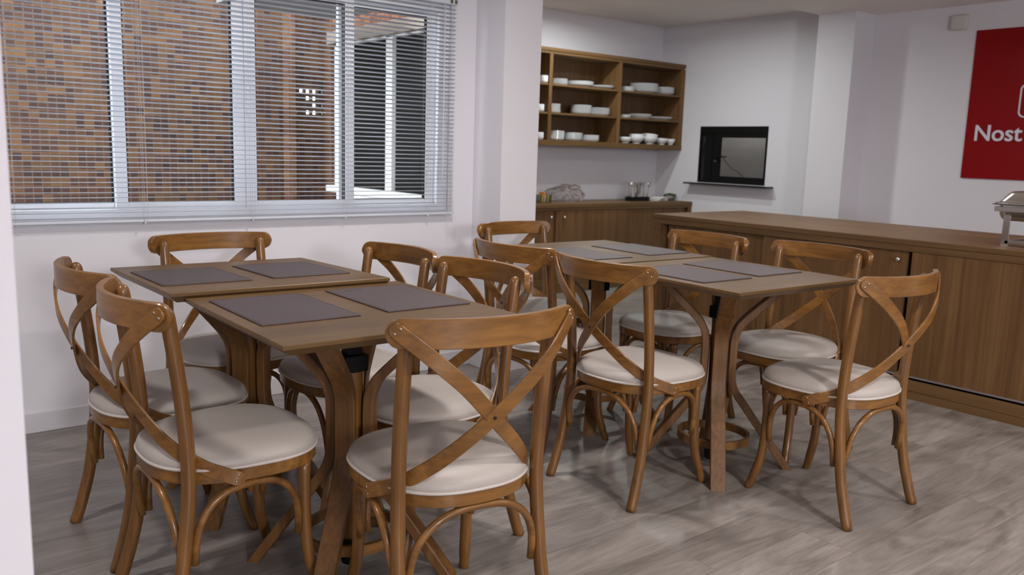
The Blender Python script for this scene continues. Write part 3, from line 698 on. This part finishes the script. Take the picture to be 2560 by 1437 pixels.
stack('dish', 5.194, 5.389, YS, Z2, 6, .0125, W2+'centre stack', 'soup_dish', 'dish', .022)
stack('dish', 5.412, 5.616, YS, Z2, 5, .0125, W2+'right stack', 'soup_dish', 'dish', .022)
stack('dish', 4.925, 5.085, YS, Z3, 6, .0125, W3+'left stack', 'saucer', 'saucer', .020)
stack('dish', 5.099, 5.294, YS, Z3, 5, .0125, W3+'centre stack', 'soup_dish', 'dish', .022)
stack('dish', 5.317, 5.503, YS, Z3, 4, .0125, W3+'right stack', 'soup_dish', 'dish', .022)
V1 = 'top shelf right bay '; V2 = 'middle shelf right bay '
stack('dish', 5.795, 5.941, YS, Z1, 4, .0105, V1+'left stack', 'saucer', 'saucer', .016)
stack('plate', 5.951, 6.226, YS, Z1, 9, .0085, V1+'centre stack', 'dinner_plate', 'plate')
stack('plate', 6.232, 6.466, YS, Z1, 7, .0085, V1+'right stack', 'dinner_plate', 'plate')
stack('dish', 5.785, 5.915, YS, Z2, 2, .010, V2+'left stack', 'saucer', 'saucer', .020)
stack('dish', 5.932, 6.170, YS, Z2, 2, .014, V2+'centre stack', 'serving_dish', 'dish', .030)
stack('plate', 6.197, 6.459, YS, Z2, 2, .009, V2+'right stack', 'dinner_plate', 'plate')
def bowl(x0, x1, y, z, h, lab, tilt=0):
    o = smooth_angle(obj('soup_bowl', bowl_bm((x1-x0)/2, h), CHINA), 60); o.location = ((x0+x1)/2, y, z); o.rotation_euler = (0, tilt, 0)
    tag(o, lab, 'bowl', 'footed bowls on the bottom shelf, right bay')
bowl(5.765, 5.895, 5.66, Z3, .058, 'white footed bowl on the bottom shelf, first in the right bay row')
bowl(5.904, 6.054, 5.66, Z3, .070, 'white footed bowl on the bottom shelf, lower one of the second, straight pair')
bowl(5.904, 6.054, 5.66, Z3+.019, .070, 'white footed bowl on the bottom shelf, upper one of the second, straight pair')
bowl(6.080, 6.236, 5.66, Z3, .072, 'white footed bowl on the bottom shelf, lower one of the third, tilted pair')
bowl(6.080, 6.236, 5.66, Z3+.022, .072, 'white footed bowl on the bottom shelf, tilted upper one of the third pair', .10)
bowl(6.243, 6.373, 5.64, Z3, .060, 'white footed bowl on the bottom shelf, fourth in the right bay row')
bowl(6.312, 6.462, 5.785, Z3, .066, 'white footed bowl on the bottom shelf, behind the fourth and fifth bowls')
bowl(6.376, 6.468, 5.625, Z3, .058, 'white footed bowl on the bottom shelf, last before the right upright')
tag(smooth_angle(obj('soup_bowl', bowl_bm(.06, .07), CHINA, loc=(5.79, 5.79, Z3))), 'white bowl half hidden behind the first bowl on the bottom shelf', 'bowl')
def cup(x, y, z, lab, h=.062, r=.043, hang=0):
    t = thing('coffee_cup', lab, 'cup', (x, y, z), 0, 'cups in the left bay')
    smooth_angle(obj('cup_body', lathe(bmesh.new(), [(0, .003), (r*.6, .003), (r*.62, 0), (r*.72, 0), (r*.92, h*.12), (r, h*.3), (r, h), (r*.96, h), (r*.94, h*.3), (0, h*.1)], 28), CHINA, t))
    a = hang
    pts = [Vector((math.cos(a)*(r*.95+.024*math.sin(k*PI/10)), math.sin(a)*(r*.95+.024*math.sin(k*PI/10)), h*.5+.020*math.cos(k*PI/10))) for k in range(11)]
    obj('handle', tube(bmesh.new(), pts, .0038, 8), CHINA, t, smooth=True)
cup(4.738, 5.62, Z2, 'white cup with ring handle in the left bay, middle shelf')
cup(4.742, 5.62, Z3, 'white cup with ring handle in the left bay, bottom shelf')
cup(4.772, 5.62, Z1, 'white cup with its handle hidden in the left bay, top shelf', hang=PI)

# items on the low counter --------------------------------------------
CT = .764
t = thing('condiment_box', 'small clear box of green and yellow sachets beside the white column', 'box', (4.80, 5.60, CT))
bm = bmesh.new(); box(bm, -.062, .062, -.04, .04, 0, .003)
for a in (-1, 1): box(bm, a*.062-.001, a*.062+.001, -.04, .04, .003, .07); box(bm, -.062, .062, a*.04-.001, a*.04+.001, .003, .07)
obj('box', bm, BAGM, t)
for k in range(7):
    m = [GREEN, YEL, ORA, NAP, GREEN, YEL, GREEN][k]
    o = obj('sachet', bx(-.006, .006, -.030, .030, 0, .085 if m is ORA else .062), m, loc=(4.75+k*.0155, 5.60, CT+.0045)); o.rotation_euler = (0, .08, 0)
    tag(o, '%s paper sachet standing in the clear condiment box, %s from the left' % (['green','yellow','orange','white','green','yellow','green'][k], ['first','second','third','fourth','fifth','sixth','seventh'][k]), 'sachet', 'sachets in the condiment box')
bm = bmesh.new(); bmesh.ops.create_icosphere(bm, subdivisions=4, radius=1)
from mathutils import noise
for v in bm.verts:
    p = v.co.copy(); nz = noise.fractal(p*1.6, 1.0, 2.0, 4); n2 = noise.noise(p*4.5)
    rr = 1+.30*nz+.16*abs(n2)
    v.co = Vector((p.x*.200*rr, p.y*.09*rr, max(-.070, p.z*.078*(rr+.35*noise.noise(Vector((p.x*3, 1, 2)))))+.0705))
bag = obj('plastic_bag', bm, BAGM, loc=(5.085, 5.62, CT)); tag(bag, 'crumpled clear plastic bag lying on the low counter under the shelf', 'bag')
# cutlery holder
t = thing('cutlery_holder', 'black based holder packed with steel cutlery on the low counter', 'cutlery holder', (5.995, 5.62, CT))
bm = bmesh.new(); box(bm, -.118, .118, -.045, .045, 0, .004)
for a in (-1, 1): box(bm, a*.118-.002, a*.118+.002, -.045, .045, .004, .038); box(bm, -.118, .118, a*.045-.002, a*.045+.002, .004, .038)
obj('tray', bm, BLACK, t, bevel=.001)
def utensil(kind):
    bm = bmesh.new(); pts = []
    if kind == 'spoon':
        lathe(bm, [(0, -.028), (.016, -.018), (.021, 0), (.016, .018), (0, .026)], 12, (0, 0, .150), 1, .25)
    elif kind == 'fork':
        box(bm, -.011, .011, -.001, .001, .126, .142)
        for k in range(4): box(bm, -.011+k*.0065, -.0085+k*.0065, -.001, .001, .142, .172)
    else:
        loft(bm, [[(-.008, -.001, .085), (.008, -.001, .085), (.008, .001, .085), (-.008, .001, .085)], [(-.008, -.0004, .165), (.004, -.0004, .172), (.004, .0004, .172), (-.008, .0004, .165)]])
    box(bm, -.0075, .0075, -.0014, .0014, 0, .128)
    return bm
protos = {k: obj(k, utensil(k), STEEL) for k in ('spoon', 'fork', 'knife')}
used = set()
ks = ['fork', 'spoon', 'knife', 'fork', 'spoon', 'knife', 'fork', 'spoon', 'knife', 'fork', 'spoon', 'knife', 'spoon', 'fork', 'knife', 'spoon', 'fork', 'spoon']
for k, kd in enumerate(ks):
    if kd in used: o = protos[kd].copy(); COL.objects.link(o)
    else: o = protos[kd]; used.add(kd)
    o.location = (5.892+k*.0118, 5.62+(-.022 if k % 2 else .016), CT+.006); o.rotation_euler = (random.uniform(-.14, .14), random.uniform(-.12, .12), random.uniform(-.6, .6))
    tag(o, 'steel %s standing among the cutlery packed in the black based holder' % kd, kd, {'knife': 'knives'}.get(kd, kd+'s')+' in the cutlery holder')
# napkins
for k in range(3):
    bm = bx(-.10, .10, -.055, .055, 0, .010); o = obj('folded_napkin', bm, NAP, bevel=.003, loc=(6.27, 5.60-.004*k, CT+.0115*k+.0005)); o.rotation_euler = (0, 0, .25+.12*k)
    tag(o, 'folded white napkin on the low counter, %s of the small pile' % ['bottom', 'middle', 'top'][k], 'napkin', 'napkin pile on the low counter')
t = thing('glass_bowl', 'small glass bowl on the low counter near the corner', 'bowl', (6.435, 5.60, CT))
obj('bowl_wall', lathe(bmesh.new(), [(0, .002), (.035, .002), (.045, 0), (.062, .03), (.066, .055), (.063, .055), (.058, .03), (.04, .006), (0, .006)], 28), BAGM, t, smooth=True)
bm = bmesh.new()
for k in range(60):
    a = random.random()*6.28; r = random.random()*.055; c = Vector((math.cos(a)*r, math.sin(a)*r, .045+random.random()*.022)); q = bmesh.ops.create_icosphere(bm, subdivisions=1, radius=.010)
    for v in q['verts']: v.co = Vector((v.co.x*1.3, v.co.y, v.co.z*.4)); v.co.rotate(Matrix.Rotation(random.random()*3, 3, 'Z')); v.co += c
tag(obj('salad_leaves', bm, GREEN, loc=(6.435, 5.60, CT)), 'green leaves heaped in the small glass bowl', 'leaves', kind='stuff')

# ------------------------------------------------------------------ serving hatch, sill
h = tag(thing('window_2', 'black framed serving hatch with a glass pane in the white alcove wall', 'window', (XR, 0, 0)), kind='structure')
bm = bmesh.new(); fy0, fy1, fz0, fz1 = HY0+.002, HY1-.002, HZ0+.002, HZ1-.002
box(bm, -.004, .05, fy0, fy0+.018, fz0, fz1); box(bm, -.004, .05, fy1-.012, fy1, fz0, fz1); box(bm, -.004, .05, fy0+.018, fy1-.012, fz0, fz0+.02); box(bm, -.004, .05, fy0+.018, fy1-.012, fz1-.06, fz1)
box(bm, .0, .05, 5.19, 5.275, fz0+.02, fz1-.06)
obj('hatch_frame', bm, BLACK, h, bevel=.001)
bm = bmesh.new(); box(bm, .006, .03, 5.104, 5.188, fz0+.021, fz1-.061); box(bm, .006, .03, fy0+.019, 5.104, fz0+.021, 1.022); box(bm, .006, .03, fy0+.019, 5.104, 1.377, fz1-.061)
ds = obj('hatch_door', bm, BLACK, h, bevel=.001)
obj('pane', bx(.015, .019, fy0+.019, 5.104, 1.022, 1.377), HGLASS, ds)
obj('pane', bx(.015, .019, 5.277, fy1-.013, fz0+.021, fz1-.061), plain('dark_glass', (.012,.012,.016,1), .08), h)
bm = bmesh.new(); box(bm, -.03, -.018, 5.005, 5.130, 1.196, 1.208); box(bm, -.018, .006, 5.112, 5.128, 1.194, 1.210); obj('handle', bm, BLACK, ds, bevel=.002)
bm = lathe(bmesh.new(), [(0, 0), (.008, 0), (.008, .003), (0, .003)], 14); bmesh.ops.rotate(bm, verts=bm.verts, cent=(0,0,0), matrix=Matrix.Rotation(-PI/2, 3, 'Y')); obj('lock', bm, STEEL, ds, loc=(.005, 5.15, 1.16))
bm = bmesh.new(); box(bm, XR+.42, XR+.43, 4.2, 5.8, .6, 1.9); box(bm, XR+.12, XR+.42, 4.2, 4.21, .6, 1.9); box(bm, XR+.12, XR+.42, 5.79, 5.8, .6, 1.9); box(bm, XR+.12, XR+.42, 4.21, 5.79, .6, .61); box(bm, XR+.12, XR+.42, 4.21, 5.79, 1.89, 1.9)
struct('wall_hatch_shaft', bm, DUCT, 'pale plastered shaft behind the serving hatch')
area('hatch_fill_light', (XR+.28, 5.0, 1.86), (0, 0, 0), .2, .6, 5.5, (1, .97, .93))  # added unseen fill light, brightens the hatch interior
tag(obj('cable', tube(bmesh.new(), crom([(XR+.07, 5.14, 1.215), (XR+.07, 5.06, 1.14), (XR+.07, 5.00, 1.09), (XR+.07, 4.95, 1.075), (XR+.07, 4.88, 1.03), (XR+.07, 4.83, .985), (XR+.07, 4.80, .9575)], 6), .0028, 6), BLACK), 'thin black cable hanging behind the hatch glass', 'cable')
tag(obj('stone_sill', bx(6.415, XR-.0005, 4.49, 5.43, .938, .953), BLACKG, bevel=.002), 'thin black stone sill projecting below the serving hatch', 'sill')

# ------------------------------------------------------------------ sign
sg = thing('wall_sign', 'large glossy red sign with white lettering on the right wall', 'sign', (XR, 0, 0))
obj('panel', bx(-.012, -.001, 1.45, 2.893, 1.103, 2.149), RED, sg, bevel=.001)
def text(s, size, y, z, sx=1.0):
    cu = bpy.data.curves.new('txt', 'FONT'); cu.body = s; cu.size = size; cu.extrude = .004; cu.offset = .0016; cu.space_character = 1.0; cu.bevel_depth = .0006
    to = bpy.data.objects.new('txt', cu); COL.objects.link(to); bpy.context.view_layer.update()
    me = bpy.data.meshes.new_from_object(to.evaluated_get(bpy.context.evaluated_depsgraph_get())); bpy.data.objects.remove(to)
    # text x -> -Y, text y -> Z, text z -> -X
    for v in me.vertices: v.co = Vector((-.017-v.co.z, y-v.co.x*sx, z+v.co.y))
    me.materials.clear(); me.materials.append(LETTER)
    me.flip_normals()
    return me
me = text('Nost', .158, 2.832, 1.3735, 1.0)
o = bpy.data.objects.new('lettering', me); COL.objects.link(o); o.parent = sg; o['label'] = 'white letters reading Nost'
bm = bmesh.new()
def rr2(hy, hz, r, cy, cz, x): return [(x, p[0], p[1]) for p in [(q[0], q[1]) for q in rrect(cy, cz, hy, hz, r, 0, 8)]]
A = rr2(.115, .115, .040, 2.437, 1.648, -.0125); B = rr2(.105, .105, .032, 2.437, 1.648, -.0125); A2 = rr2(.115, .115, .040, 2.437, 1.648, -.020); B2 = rr2(.105, .105, .032, 2.437, 1.648, -.020)
loops = [A, A2, B2, B, A]; vs = [[bm.verts.new(p) for p in l] for l in loops[:4]]
for i in range(4):
    a, b = vs[i], vs[(i+1) % 4]
    for k in range(len(a)): bm.faces.new((a[k], a[(k+1) % len(a)], b[(k+1) % len(a)], b[k]))
o = obj('emblem_outline', bm, LETTER, sg); o['label'] = 'white rounded square outline'
# emergency light
em = thing('emergency_light', 'small translucent emergency light near the ceiling left of the red sign', 'emergency light', (XR, 3.022, 2.217))
bm = loft(bmesh.new(), [[(-.001, p[0], p[1]) for p in [(q[0], q[1]) for q in rrect(0, 0, .060, .055, .012, 0)]], [(-.028, p[0], p[1]) for p in [(q[0], q[1]) for q in rrect(0, 0, .058, .053, .014, 0)]], [(-.036, p[0], p[1]) for p in [(q[0], q[1]) for q in rrect(0, 0, .050, .045, .014, 0)]]])
smooth_angle(obj('cover', bm, PLAST, em), 50)
for y in (-.045, .0, .045):  # white dots drawn as the glints inside the cover
    bm = bmesh.new(); bmesh.ops.create_uvsphere(bm, u_segments=10, v_segments=6, radius=.004); obj('glint_dot', bm, CHINA, em, smooth=True, loc=(-.036, y, -.03))
